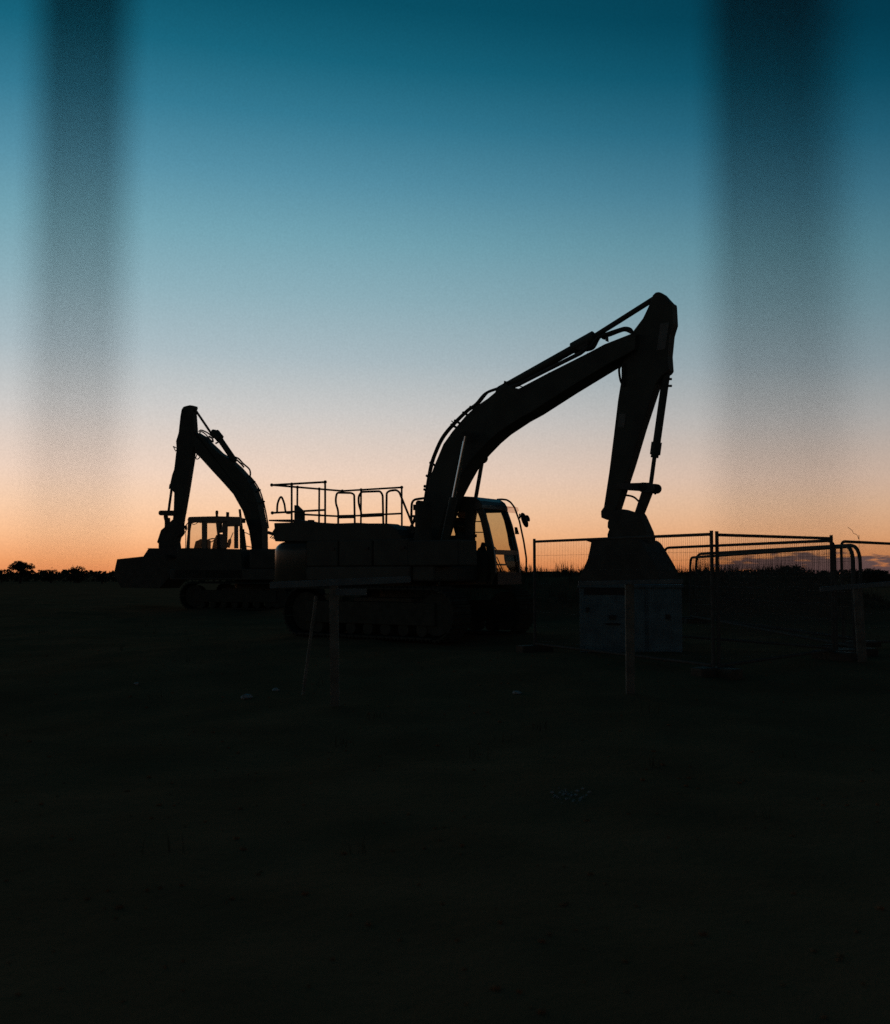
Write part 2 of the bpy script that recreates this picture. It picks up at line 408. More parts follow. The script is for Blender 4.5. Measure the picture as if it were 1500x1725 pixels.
# ------------------------------------------------------------------ excavator shared pieces
def link(mb, a, b, w0, w1, l0, l1, n=10):   # flat link with rounded ends between two pins
    a, b = Vector(a), Vector(b); d = (b - a).normalized(); nrm = Vector((-d.y, d.x)); P = []
    base = math.atan2(nrm.y, nrm.x)
    for k in range(n + 1):
        t = base + math.pi * k / n; P.append((a.x + math.cos(t) * w0, a.y + math.sin(t) * w0))
    for k in range(n + 1):
        t = base + math.pi + math.pi * k / n; P.append((b.x + math.cos(t) * w1, b.y + math.sin(t) * w1))
    return mb.prism(P, l0, l1)
shoe_mesh = None
def undercarriage(root, length, gauge, width, height):
    global shoe_mesh
    r = height / 2
    bx = MB(); bx.box((-.75, -gauge + width / 2, height * .45), (.75, gauge - width / 2, height * .8)); bx.tube([(0, 0, height * .7), (0, 0, height + .14)], .62, 20)
    bx.build('chassis', M['paint_dark'], root, .03)
    hl_ = length / 2 - r
    if shoe_mesh is None:
        sm_ = MB(); sm_.box((-.088, -width / 2, -.02), (.088, width / 2, .012)); sm_.box((-.06, -width / 2, .012), (-.04, width / 2, .045)); sm_.box((.03, -width / 2, .012), (.05, width / 2, .04))
        shoe_mesh = sm_.mesh('track_shoe'); shoe_mesh.materials.append(M['track'])
    for s in (-1, 1):
        t = MB(); y = s * gauge
        t.box((-hl_, y - width * .3, r * .55), (hl_, y + width * .3, r * 1.45))
        for e in (-1, 1): t.tube([(e * hl_, y - width * .22, r), (e * hl_, y + width * .22, r)], r * .82, 20)
        for k in range(7): x = -hl_ * .8 + hl_ * 1.6 * k / 6; t.tube([(x, y - width * .25, r * .38), (x, y + width * .25, r * .38)], r * .26, 12)
        tr = t.build('track', M['track'], root, .02)
        per = 4 * hl_ + 2 * math.pi * r; n = int(per / .19)
        for k in range(n):
            d = per * k / n
            if d < 2 * hl_: p, a = (-hl_ + d, 0.03), math.pi
            elif d < 2 * hl_ + math.pi * r: q = (d - 2 * hl_) / r; p, a = (hl_ + math.sin(q) * r, r - math.cos(q) * r), math.pi - q
            elif d < 4 * hl_ + math.pi * r: p, a = (hl_ - (d - 2 * hl_ - math.pi * r), 2 * r), 0
            else: q = (d - 4 * hl_ - math.pi * r) / r; p, a = (-hl_ - math.sin(q) * r, r + math.cos(q) * r), -q
            o = bpy.data.objects.new('track_shoe', shoe_mesh); C.objects.link(o); o.parent = tr
            o.location = (p[0], y, p[1]); o.rotation_euler = (0, a, 0)

# ------------------------------------------------------------------ the large excavator
F = Frame((-.75, 21.5, gz(-.75, 21.5)), R(-35))
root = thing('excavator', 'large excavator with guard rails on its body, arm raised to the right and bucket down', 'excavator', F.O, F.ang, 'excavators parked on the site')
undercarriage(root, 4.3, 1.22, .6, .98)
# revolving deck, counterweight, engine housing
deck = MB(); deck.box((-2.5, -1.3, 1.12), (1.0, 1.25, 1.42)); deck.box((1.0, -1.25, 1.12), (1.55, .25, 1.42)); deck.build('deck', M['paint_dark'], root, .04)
# rounded counterweight: outline in plan, wrapped round the tail
f0, zt = F.fz(476, 911, -1.3); fl, _ = F.fz(452, 950, -1.3)
zb = F.fz(470, 992, -1.3)[1]
def cw(mb, fr, fb, hw, z0, z1, rc, n=7):
    P = [(fr, -hw), (fr, hw)]
    for k in range(n + 1): a = math.pi / 2 * k / n; P.append((fb + rc - math.sin(a) * rc, hw - rc + math.cos(a) * rc))
    for k in range(n + 1): a = math.pi / 2 * k / n; P.append((fb + rc - math.cos(a) * rc, -hw + rc - math.sin(a) * rc))
    rings = []
    prof = [(0.16, 0)] + [(.2 * (1 - math.sin(math.pi / 2 * k / 6)), (z1 - z0) - .2 + .2 * (1 - math.cos(math.pi / 2 * k / 6)) * 0) for k in range(0)] 
    H = z1 - z0; q = .22
    lev = [(0, .10), (.10, 0)] + [(H - q + q * math.sin(math.pi / 2 * k / 6), q * (1 - math.cos(math.pi / 2 * k / 6))) for k in range(7)]
    cx = sum(p[0] for p in P) / len(P)
    for dz, ins in lev:
        rings.append([(p[0] + (ins if p[0] < fb + rc * 1.01 else 0) * (1 if p[0] < fr - .01 else 0), p[1] - math.copysign(min(ins, abs(p[1])), p[1]), z0 + dz) for p in P])
    n_ = len(P); vs = [v for r_ in rings for v in r_]; fs = []
    for j in range(len(rings) - 1):
        for i in range(n_): k = (i + 1) % n_; fs.append([j * n_ + k, j * n_ + i, (j + 1) * n_ + i, (j + 1) * n_ + k])
    mb.add(vs, fs, True); mb.add(rings[0], [list(range(n_))]); mb.add(rings[-1], [list(range(n_))[::-1]])
    return mb
cwm = MB(); cw(cwm, -1.75, fl + .02, 1.32, zb, zt, .34); cwo = cwm.build('counterweight', M['panel_paint'], root)
# side panel doors along the near flank, ahead of the counterweight
pf1 = F.fz(690, 950, -1.3)[0]
for k in range(3):
    a = -1.72 + (pf1 + 1.72) * k / 3; b = -1.72 + (pf1 + 1.72) * (k + 1) / 3 - .03
    d = MB(); d.box((a, -1.31, 1.42), (b, -1.0, zt - .02)); o = d.build('side_door', M['paint'], root, .03)
    MB().box((b - .18, -1.335, 1.75), (b - .08, -1.311, 1.80)).build('handle', M['latch'], o)
# engine hood: long near half and shorter far half
hood = [(460, 881), (520, 879), (560, 881.5), (648, 881.5), (658, 886), (668, 892), (674, 901), (677, 912), (462, 912), (457, 896), (461, 890)]
H1 = F.trace(hood, -1.3)
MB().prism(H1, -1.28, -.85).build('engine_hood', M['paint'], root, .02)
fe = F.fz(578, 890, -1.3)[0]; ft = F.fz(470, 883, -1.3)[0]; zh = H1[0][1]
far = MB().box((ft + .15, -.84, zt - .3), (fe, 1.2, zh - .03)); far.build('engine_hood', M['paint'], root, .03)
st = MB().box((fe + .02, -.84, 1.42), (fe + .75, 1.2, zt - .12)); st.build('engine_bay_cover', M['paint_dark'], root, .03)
# platform plate with clutter overhanging the tail
pl = MB().prism(F.trace([(454, 875.5), (492, 875), (512, 877), (524, 879.5), (524, 881), (454, 878)], -1.2), -1.22, -.9)
pl.build('platform_plate', M['steel'], root)
MB().prism(F.trace([(524, 876), (530, 876), (530, 882), (524, 882)], -1.1), -1.2, -1.1).build('filler_cap', M['steel'], root)
ex = MB().prism(F.trace([(498, 881), (498, 851), (501, 851), (512, 862), (512, 881)], -.7, .015), -.76, -.64); ex.build('exhaust', M['steel'], root, .01)
grl = MB()
for k in range(9): grl.tube([F.pt(455 + 3 * k, 906 + (k % 3) * 1.2, -1.15), F.pt(459 + 3 * k, 902 + (k % 2) * 2, -1.1)], .012, 5)
grl.tube(spline(F.path([(452, 897), (462, 900), (474, 903), (486, 909)], -1.12)), .035, 7); grl.build('fuel_hose', M['rubber'], root)
# guard rails
def rail(name, paths, r, parent=root, m='steel', rad=.06):
    mb = MB()
    for p in paths: mb.tube(rounded(p, rad), r, 8)
    return mb.build(name, M[m], parent)
RR = .022; ln = -1.22
nc = F.pt(458, 817, ln); nm = F.pt(459, 864, ln)
ne = F.pt(548, 812, ln); nme = F.pt(548, 859, ln)
nb = F.pt(548, 884, ln)
rail('guard_rail', [[nc, ne, nb], [nm, nme], [F.pt(491.6, 815, ln), F.pt(491.6, 884, ln)]], RR)
def far_l(p, px, py):                       # how far left the line across the tail runs before it meets that pixel
    best = None
    for k in range(10, 400):
        l = p[1] + k * .01; q = proj(F.world(p[0], l, p[2]))
        if best is None or abs(q.x - px) < best[0]: best = (abs(q.x - px), l)
    return best[1]
lf = far_l(nc, 577, 827)
fc = (nc[0], lf, F.pt(577, 827, lf)[2]); fm = (nc[0], lf, F.pt(577, 870, lf)[2])
fe2 = F.pt(677, 821, lf); fme = F.pt(677, 865, lf); fb2 = F.pt(677.4, 908, lf)
def lerp(a, b, t): return tuple(a[i] + (b[i] - a[i]) * t for i in range(3))
def down(p, y):                              # the point straight under p that shows at picture row y
    z = p[2]; q = proj(F.world(*p))
    return (p[0], p[1], p[2] - (y - q.y) / FPX * (F.world(*p) - EYE).dot(CF))
pA, pB, pC = lerp(nc, fc, .345), lerp(nc, fc, .655), lerp(fc, fe2, .325)
rail('guard_rail', [[nc, fc, fe2, fb2], [lerp(nm, fm, .4), fm, fme], [pA, down(pA, 884)], [pB, down(pB, 884)], [pC, down(pC, 884)]], RR, rad=.03)
cl = MB()
for p in (nc, nm, ne, fc, fm, pA, pB, pC, fe2, F.pt(491.6, 815.6, ln), lerp(nm, fm, .655)): cl.ball(p, .038)
cl.build('rail_clamp', M['steel'], root)
for pts in ([(467, 863), (468, 848), (473.6, 837), (479, 848), (482, 863), (490, 864)],
            [(570, 884), (570, 860), (566, 848), (566, 838), (568, 830), (592, 830.4), (597, 833), (598, 884)],
            [(609, 870), (608.6, 862), (604.3, 848), (604.4, 836), (609, 828.6), (641, 827.5), (645, 834), (646, 884)],
            [(651, 884), (651.7, 830), (657, 826.6), (668, 825.4), (673, 829), (692, 876), (698, 893)]):
    l = ln + .02 if pts[0][0] < 500 else -.95
    mb = MB().tube(spline(F.path(pts, l), 5) if pts[0][0] < 500 else rounded(F.path(pts, l), .10), .022, 8); mb.build('grab_rail', M['steel'], root)
for a, b in (((570, 870.5), (597, 870)), ((610, 868.6), (646, 867))):
    MB().tube([F.pt(*a, -.95), F.pt(*b, -.95)], .038, 8).build('grab_rail_bar', M['steel'], root)
rail('step_rail', [F.path([(693, 878), (694, 842), (716, 839)], -.95), F.path([(693.5, 869.5), (701, 869.5)], -.95)], .024, rad=.12)
rail('stay_bar', [F.path([(672, 902), (688, 894), (698, 878)], -.9), F.path([(687, 907), (699, 872)], -.9)], .026)
MB().tube(spline(F.path([(694, 906), (697, 899), (701, 896)], -.85)), .018, 6).build('stay_hose', M['rubber'], root)
# near deck box beside the boom foot
MB().prism(F.trace([(700, 846), (702, 843), (728, 841), (728, 940), (703, 940), (690, 912), (690, 908), (699, 906), (698.5, 862)], -.9, .22), -1.12, -.68).build('tool_box', M['paint'], root, .02)
MB().prism(F.trace([(697, 849.5), (701, 848), (701, 860), (697, 861)], -.9, .05), -.95, -.85).build('work_lamp', M['steel'], root, .01)
MB().box((pf1 - .1, -1.3, 1.42), (pf1 + 1.15, -.65, F.fz(690, 912, -.9)[1])).build('fuel_tank', M['paint'], root, .03)
# boom
HB = .24
boom_px = [(700, 950), (712, 862), (718, 838), (724, 806), (731, 786), (737, 772), (747, 748), (762, 727), (784, 701), (801, 685), (822, 671), (835, 660),
           (851, 649), (873.6, 654.5), (921, 629.5), (991.5, 594), (1018.7, 579.5), (1048, 568), (1062, 562.5), (1078, 560), (1090, 572), (1088, 596), (1070, 607),
           (1043.6, 620), (973.3, 662.7), (916.7, 699), (894.5, 711), (862, 732.5), (845, 747), (828, 764.5), (817, 776.5), (805.5, 793), (794, 813.5), (783, 835), (771, 868), (757, 915), (748, 950)]
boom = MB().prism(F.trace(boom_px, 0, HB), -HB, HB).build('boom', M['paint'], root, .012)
# cylinder base mount on the boom top
MB().prism(F.trace([(834, 662), (837, 655.5), (848, 650), (856, 642.5), (863, 645), (870, 655), (850, 668)], 0, .15), -.15, .15).build('cylinder_bracket', M['steel'], boom)
# arm cylinder over the boom
ac = MB().tube([F.pt(842, 657), F.pt(968, 586.5)], .080, 18).build('arm_cylinder', M['paint_dark'], root)
MB().tube([F.pt(966, 587), F.pt(1002, 567)], .118, 18).build('gland', M['paint_dark'], ac)
MB().tube([F.pt(998, 569), F.pt(1104, 502)], .050, 16).build('rod', M['steel'], ac)
for px, py in ((1002, 566.5), (877, 637.5), (971, 580.5)): MB().tube([F.pt(px - 3, py + 3), F.pt(px + 2, py + .5)], .05, 10).build('clamp', M['steel'], ac)
MB().prism(F.trace([(968, 583), (998, 567), (1000, 582), (988, 592), (975, 594)], 0, .1), -.1, .1).build('valve_block', M['steel'], ac, .01)
pp = MB()
for dl in (-.13, .13): pp.tube([F.pt(852, 655, dl), F.pt(873, 648, dl), F.pt(925, 621.5, dl), F.pt(978, 595, dl), F.pt(992, 584, dl)], .042, 8)
pp.build('hydraulic_pipe', M['steel'], boom)
for px, py in ((880, 646.5), (930, 624.5), (995, 592)):
    MB().prism(F.trace([(px - 4, py + 3), (px + 4, py - 1), (px + 6, py + 7), (px - 2, py + 9)], 0, .14), -.14, .14).build('pipe_clamp', M['steel'], boom)
def hose(pts, l, r, parent=root, n=6):
    return MB().tube(spline(F.path(pts, l), n), r, 8).build('hose', M['rubber'], parent)
hose([(714, 856), (719, 824), (725, 788), (731, 768), (744, 739), (761.5, 716.5), (787, 691.5), (802, 680.7), (818, 663), (837, 655), (850, 651)], -.1, .030, boom)
hose([(716, 850), (722, 815), (727, 790), (733, 768.5), (746, 740), (763.5, 717.5), (788, 693), (806, 680), (822, 661), (836, 656)], .1, .026, boom)
for px, py in ((721.5, 803), (717.5, 826), (727.5, 781), (783, 696.5), (795, 687), (769, 710), (763, 717)):
    MB().tube([F.pt(px - 3, py - 2, -.1), F.pt(px + 7, py + 3.5, -.1)], .026, 7).build('hose_clip', M['steel'], boom)
MB().tube([F.pt(715, 819), F.pt(722, 820)], .03, 8).build('work_lamp', M['steel'], boom)
MB().tube([F.pt(761, 709), F.pt(765, 712.5)], .012, 6).build('hose_clip', M['steel'], boom)
hose([(990, 586), (997, 583), (1003, 574), (1010, 568), (1024, 562), (1040, 556.5), (1053, 553), (1062, 555), (1066, 561), (1070, 568)], -.12, .034)
hose([(988, 590), (1000, 586), (1008, 572), (1013, 566), (1026, 565), (1042, 559), (1054, 556), (1064, 560)], .1, .028)
MB().prism(F.trace([(1019, 566), (1025, 564), (1026, 576), (1021, 577)], 0, .06), -.06, .06).build('hose_post', M['steel'], boom)
MB().prism(F.trace([(1010, 566), (1020, 562), (1024, 566), (1018, 574)], 0, .05), -.05, .05).build('hose_clip', M['steel'], boom)
# boom lift cylinders
for s in (-1, 1):
    l = s * .44
    if s < 0: top, mid, bot = (785, 735), (764.5, 838), (742, 948)
    else: top, mid, bot = (813.5, 772), (802, 838), (786, 930)
    c = MB().tube([F.pt(*mid, l), F.pt(*bot, l)], .085, 16).build('boom_cylinder', M['paint_dark'], root)
    MB().tube([F.pt(*top, l), F.pt(*mid, l)], .040 if s < 0 else .042, 14).build('rod', M['chrome'] if s < 0 else M['steel'], c)
    MB().tube([F.pt(*top, l - .10 * s), F.pt(*top, l + .02 * s)], .11, 14).build('rod_eye', M['paint_dark'], c)
# stick
HS = .13
stick_px = [(1096, 508), (1100, 497), (1104.8, 492.3), (1110, 491.5), (1116, 493.3), (1124, 498.3), (1135.4, 510.8), (1141, 513), (1141.7, 519), (1143.3, 549.3), (1137.7, 567.5), (1134.3, 601.5), (1136, 626.4),
            (1133, 631), (1124, 636.6), (1115, 650), (1091.2, 722), (1073, 783), (1059.5, 824), (1049, 857), (1040, 875), (1028, 878), (1013, 872), (1012.5, 861), (1017.5, 854),
            (1026.6, 794), (1034.5, 731), (1041.3, 674), (1047, 639), (1047, 618), (1060, 580), (1067.4, 557), (1083.3, 536), (1091, 520)]
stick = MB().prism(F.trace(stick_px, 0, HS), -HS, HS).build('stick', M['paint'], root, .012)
MB().tube([F.pt(1021, 866, -HS - .03), F.pt(1021, 866, HS + .03)], .088, 18).build('pin', M['steel'], stick)
MB().prism(F.trace([(1113, 545), (1128, 543), (1121, 588), (1107, 590)], -HS - .004), -HS - .009, -HS - .002).build('decal', M['decal'], stick)
MB().prism(F.trace([(1044, 697), (1055, 697), (1052, 720), (1041, 720)], -HS - .004), -HS - .009, -HS - .002).build('decal', M['decal'], stick)
hose([(1046, 616), (1043.5, 622), (1044.5, 634), (1047, 644), (1052, 650)], -.16, .022, stick)
hose([(1049, 612), (1052, 622), (1050, 634), (1052, 648)], -.16, .015, stick)
# bucket cylinder along the back of the stick
bc = MB().tube([F.pt(1123, 630), F.pt(1106.5, 748)], .070, 16).build('bucket_cylinder', M['paint_dark'], root)
MB().tube([F.pt(1106.8, 745), F.pt(1104, 766)], .094, 16).build('gland', M['paint_dark'], bc)
MB().tube([F.pt(1104, 765), F.pt(1103, 771)], .070, 16).build('gland', M['paint_dark'], bc)
MB().tube([F.pt(1103, 770), F.pt(1096, 822)], .038, 14).build('rod', M['steel'], bc)
for px, py in ((1130, 638.5), (1130, 650)): MB().tube([F.pt(px - 8, py), F.pt(px + 2, py)], .022, 8).build('hose_fitting', M['steel'], bc)
lk = MB(); link(lk, F.fz(1100.5, 822.5), F.fz(1090, 822), .088, .088, -.19, -.12); link(lk, F.fz(1100.5, 822.5), F.fz(1090, 822), .088, .088, .12, .19)
link(lk, F.fz(1092, 821), F.fz(1045, 820), .072, .048, -.19, -.13); link(lk, F.fz(1092, 821), F.fz(1045, 820), .072, .048, .13, .19)
lk.build('side_link', M['steel'], root)
tl = MB().prism(F.trace([(1081.5, 826), (1092, 818), (1102, 826), (1100, 833), (1087, 866), (1084, 876), (1066, 876), (1069.6, 862.4)], 0, .1), -.1, .1)
tl.build('tipping_link', M['steel'], root, .01)
MB().tube([F.pt(1103, 830), F.pt(1105, 832.5)], .02, 7).build('grease_nipple', M['steel'], root)
hose([(1055, 834.3), (1063, 835.5), (1070, 838.5), (1077, 845), (1083, 850)], -.05, .018)
# quick hitch and bucket
MB().prism(F.trace([(1024, 880), (1030, 862), (1049.6, 856), (1070.4, 862.4), (1087, 864.8), (1090.4, 869.6), (1102.4, 896.8), (1105, 908), (1105, 918), (1024, 918), (1023.5, 900), (1026.4, 892), (1023.6, 888)], 0, .17), -.17, .17).build('quick_hitch', M['bucket'], root, .01)
HK = .45
bpx = [(996, 914), (998.4, 908), (1003, 905.7), (1009.6, 907.7), (1026, 908), (1104.8, 909), (1112, 913.6), (1115.5, 917), (1124.8, 932), (1134.4, 948), (1141, 960), (1148, 982), (1140, 1002), (1110, 1010), (980, 1004), (971, 995), (976, 974), (984, 957), (990.4, 941.6), (994.4, 924)]
bp = F.trace(bpx, 0, HK)
bk = MB()
for l in (-HK, HK - .04): bk.prism(bp, l, l + .04)
# wrapper: strips between the side plates along lip top, back and floor, open towards the cab
cxf = sum(p[0] for p in bp) / len(bp); czf = sum(p[1] for p in bp) / len(bp)
W_ = bp[1:15]
for i in range(len(W_) - 1):
    a, b = W_[i], W_[i + 1]
    def inn(p, k=.05):
        d = Vector((cxf - p[0], czf - p[1])).normalized() * k; return (p[0] + d.x, p[1] + d.y)
    bk.prism([a, b, inn(b), inn(a)], -HK + .041, HK - .041)
bucket = bk.build('bucket', M['bucket'], root, .02)
for k in range(5):
    l = -HK + .02 + k * (2 * HK - .14) / 4
    p = W_[-1]; tt = MB(); tt.prism([(p[0] + .1, p[1] - .02), (p[0] + .1, p[1] + .06), (p[0] - .16, p[1] + .02)], l, l + .1); tt.build('bucket_tooth', M['steel'], bucket)
# cab
LN, LF = .30, 1.30
cabp = MB().prism(F.trace([(752, 985), (752, 902), (784, 902), (784, 927), (821, 927), (826, 946), (829, 985)], LN), LN, LN + .06)
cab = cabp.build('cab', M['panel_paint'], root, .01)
roof = [(758, 838), (783, 836), (800, 837), (808, 843), (812, 850), (813, 857), (800, 860), (758, 861)]
MB().prism(F.trace(roof, LN), LN - .01, LF + .01).build('roof', M['panel_paint'], cab, .02)
Apil = [(803, 859), (813, 857), (821.5, 882), (828, 910), (832, 928), (834, 945), (835, 966), (827, 985), (818, 985), (822, 945), (820, 926), (817, 916.6), (814, 897), (808.7, 874)]
ap = F.trace(Apil, LN)
MB().prism(ap, LN, LN + .07).build('windscreen_pillar', M['panel_paint'], cab, .01)
MB().prism(ap, LF - .07, LF).build('windscreen_pillar', M['panel_paint'], cab, .01)
MB().prism(F.trace([(784, 858), (799, 858), (799, 930), (784, 930)], LN), LN, LN + .05).build('door_pillar', M['panel_paint'], cab)
MB().prism(F.trace([(744, 858), (754, 858), (752, 985), (742, 985)], LN), LN, LN + .05).build('rear_pillar', M['panel_paint'], cab)
MB().prism(F.trace([(744, 858), (752, 858), (752, 985), (744, 985)], LN), LF - .05, LF).build('rear_pillar', M['panel_paint'], cab)
fz_ = lambda x, y: F.fz(x, y, LN)
a, b = fz_(831, 926), fz_(832.5, 934)
MB().box((a[0] - .06, LN + .07, b[1]), (a[0] + .02, LF - .07, a[1])).build('windscreen_bar', M['panel_paint'], cab)
fl2 = fz_(834, 964); MB().box((fz_(752, 985)[0], LN + .06, fl2[1] - .25), (fl2[0] + .03, LF, fl2[1])).build('cab_floor', M['latch'], cab)
# curved lower corner beside the lower window, and its bars
fcn = a[0] - .02
arc = [(fcn, LF - .07, b[1])] + [(fcn, LF - .07 - .55 * math.cos(t * math.pi / 2 / 6) * 1.0 if t else LF - .07 - .55, b[1] - .32 * math.sin(t * math.pi / 2 / 6)) for t in range(7)]
cor = MB(); n0 = len(arc)
pts2 = [(LF - .07, b[1])] + [(LF - .07 - .42 * math.cos(t * math.pi / 12), b[1] - .36 * math.sin(t * math.pi / 12)) for t in range(7)]
vs = [(fcn - .04, y, z) for y, z in pts2] + [(fcn, y, z) for y, z in pts2]; k = len(pts2)
cor.add(vs, [list(range(k)), list(range(2 * k - 1, k - 1, -1))] + [[i, i + k, (i + 1) % k + k, (i + 1) % k] for i in range(k)]); cor.build('lower_gusset', M['panel_paint'], cab)
zz = F.fz(835, 951, LN)[1]
MB().tube([(fcn, LN + .05, zz), (fcn, LF - .05, zz)], .018, 6).build('window_bar', M['panel_paint'], cab)
lw = LN + .15
for dx in (0, 4): MB().tube([F.pt(833 + dx, 938, lw), F.pt(845 + dx, 964, lw)], .010, 6).build('wiper', M['rubber'], cab)
# glazing
MB().prism(F.trace([(799, 860), (804, 860), (809, 874), (814.5, 897), (820.5, 927), (799, 927)], LN), LN + .02, LN + .026).build('door_window', M['glass'], cab)
MB().prism(F.trace([(754, 861), (784, 861), (784, 902), (754, 902)], LN), LN + .02, LN + .026).build('rear_window', M['glass'], cab)
fr = [fz_(813.5, 857), fz_(820, 882), fz_(826.5, 910), fz_(830.5, 927), fz_(833, 945), fz_(834, 964)]
def pane(name, prof):
    P = prof + [(p[0] - .006, p[1]) for p in prof[::-1]]
    MB().prism(P, LN + .07, LF - .07).build(name, M['glass'], cab)
pane('windscreen', fr[:4]); pane('lower_windscreen', fr[3:])
MB().tube([F.pt(817, 858, LN + .16), F.pt(821, 876, LN + .16), F.pt(829, 924, LN + .16)], .014, 6).build('wiper', M['rubber'], cab)
for y in (878.5, 896.7): MB().tube([F.pt(797, y, LN + .03), F.pt(816, y, LN + .03)], .011, 6).build('window_bar', M['panel_paint'], cab)
MB().box((fz_(799, 903)[0], LN - .01, fz_(799, 905)[1]), (fz_(801.5, 903)[0], LN + .05, fz_(799, 900)[1])).build('handle', M['latch'], cab)
MB().prism(F.trace([(856, 903), (861, 901), (862, 907), (857, 908)], LF - .1), LF - .1, LF - .07).build('handle', M['latch'], cab)
for y0, y1 in ((888, 900), (943, 952)):
    MB().prism(F.trace([(867, y0), (870.5, y0), (874, y1), (868, y1)], LF), LF, LF + .03).build('door_hinge', M['steel'], cab)
seat = MB().prism(F.trace([(772, 940), (770, 902), (773, 886), (768, 876), (771, 868), (776, 872), (778, 884), (784, 903), (790, 930), (812, 932), (812, 944)], .75, .12), .55, 1.0)
seat.build('seat', M['latch'], cab, .03)
js = MB().prism(F.trace([(803, 930), (805, 924), (809, 921), (811, 914), (815, 912.5), (818, 915), (819, 922), (822, 930)], .5, .04), .46, .54); js.build('control_lever', M['latch'], cab, .01)
MB().tube(spline(F.path([(829, 926), (831, 922), (834, 922.5), (837, 927)], .55)), .012, 6).build('grab_handle', M['latch'], cab)
MB().prism(F.trace([(774, 860), (784, 860), (784, 876), (776, 877), (770, 868)], .9), .9, .93).build('sun_blind', M['beacon'], cab)
MB().prism(F.trace([(826, 860), (832, 858), (836, 862), (830, 864)], .9, .04), .86, .94).build('cab_mirror', M['latch'], cab)
MB().tube([F.pt(785, 874, .4), F.pt(779, 899, .4)], .012, 6).build('seat_belt', M['rubber'], cab)
v0, v1 = fz_(811, 852), fz_(830, 850)
vis = MB().prism([v0, (v1[0], v1[1]), (v1[0] + .04, v1[1] - .07), (v1[0] - .03, v1[1] - .13), (v1[0] + .03, v1[1] - .07), (v1[0] - .01, v1[1] - .008), (v0[0], v0[1] - .01)], LN + .1, LF - .02)
vis.build('rain_visor', M['visor'], cab)
rail('mirror_rail', [F.path([(838, 841.5), (845, 841), (854, 842), (860.5, 846), (867, 854.5), (875.5, 878), (882.7, 912), (887, 940), (887, 966)], LF + .06)], .020, cab, rad=.03)
MB().tube([F.pt(874, 873, LF + .06), F.pt(880, 868, LF + .18)], .014, 6).tube([F.pt(876, 873, LF + .06), F.pt(876, 866, LF + .12)], .018, 6).build('mirror_bracket', M['steel'], cab)
mr = MB()
for (cx, cy, w, h, l) in ((883, 876, 4.6, 12.5, LF + .2), (888.5, 873, 2.6, 5.5, LF + .28)):
    P = [(cx + w * math.cos(t * .3927) + h * .32 * math.sin(t * .3927) * .9, cy + h * math.sin(t * .3927)) for t in range(16)]
    mr.prism(F.trace(P, l), l, l + .05)
mr.build('mirror', M['latch'], cab, .008)

# ------------------------------------------------------------------ the smaller excavator
G = Frame((-6.35, 34.0, gz(-6.35, 34)), R(160))
rg = thing('excavator', 'smaller excavator in the distance, arm folded down to the left with an amber cab beacon', 'excavator', G.O, G.ang, 'excavators parked on the site')
undercarriage(rg, 3.9, 1.05, .55, .85)
zdk = G.fz(360, 924.5, 1.2)[1]
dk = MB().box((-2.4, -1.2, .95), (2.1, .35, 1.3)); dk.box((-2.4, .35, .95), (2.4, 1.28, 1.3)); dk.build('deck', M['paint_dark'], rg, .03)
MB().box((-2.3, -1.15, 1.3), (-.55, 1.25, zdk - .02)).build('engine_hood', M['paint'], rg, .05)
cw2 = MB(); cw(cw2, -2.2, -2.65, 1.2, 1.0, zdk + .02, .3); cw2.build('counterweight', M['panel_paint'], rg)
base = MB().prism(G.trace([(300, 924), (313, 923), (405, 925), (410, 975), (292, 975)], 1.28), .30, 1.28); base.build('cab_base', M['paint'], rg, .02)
HB2 = .2
gb_px = [(421, 952), (424, 922), (419.4, 893), (409, 861), (402, 848.6), (393, 832.4), (376.8, 814), (356.5, 792), (337, 770.5), (330, 764), (326, 742), (330, 727), (338, 730), (352, 737.5), (358.5, 746), (377, 763.5), (393, 773.6), (409, 788), (423, 804),
         (435.6, 824.5), (443.7, 847), (448, 871), (451.5, 889), (452, 924), (449, 955)]
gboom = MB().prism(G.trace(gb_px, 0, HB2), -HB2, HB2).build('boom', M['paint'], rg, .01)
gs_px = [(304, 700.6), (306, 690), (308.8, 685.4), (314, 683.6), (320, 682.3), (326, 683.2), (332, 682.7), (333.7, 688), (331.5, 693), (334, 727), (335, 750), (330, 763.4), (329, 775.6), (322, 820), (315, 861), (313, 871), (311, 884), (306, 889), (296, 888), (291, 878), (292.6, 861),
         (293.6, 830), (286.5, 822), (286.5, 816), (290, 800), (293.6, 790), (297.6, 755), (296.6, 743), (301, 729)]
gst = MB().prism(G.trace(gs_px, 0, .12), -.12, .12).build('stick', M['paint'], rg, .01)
def gtube(name, pts, l, r, m='rubber', parent=rg, sp=True):
    p = G.path(pts, l); return MB().tube(spline(p, 5) if sp and len(p) > 2 else p, r, 8).build(name, M[m], parent)
gac = gtube('arm_cylinder', [(396, 777), (366, 733)], 0, .105, 'paint_dark')
gtube('gland', [(371, 739), (363, 729)], 0, .15, 'paint_dark', gac)
gtube('rod', [(364, 729), (358, 728)], 0, .1, 'paint_dark', gac)
gtube('rod', [(358, 733), (329, 690)], 0, .042, 'steel', gac)
MB().prism(G.trace([(353, 730), (357, 726), (366, 727.5), (372, 728), (375, 736), (370, 741), (358, 735)], 0, .1), -.1, .1).build('valve_block', M['steel'], gac)
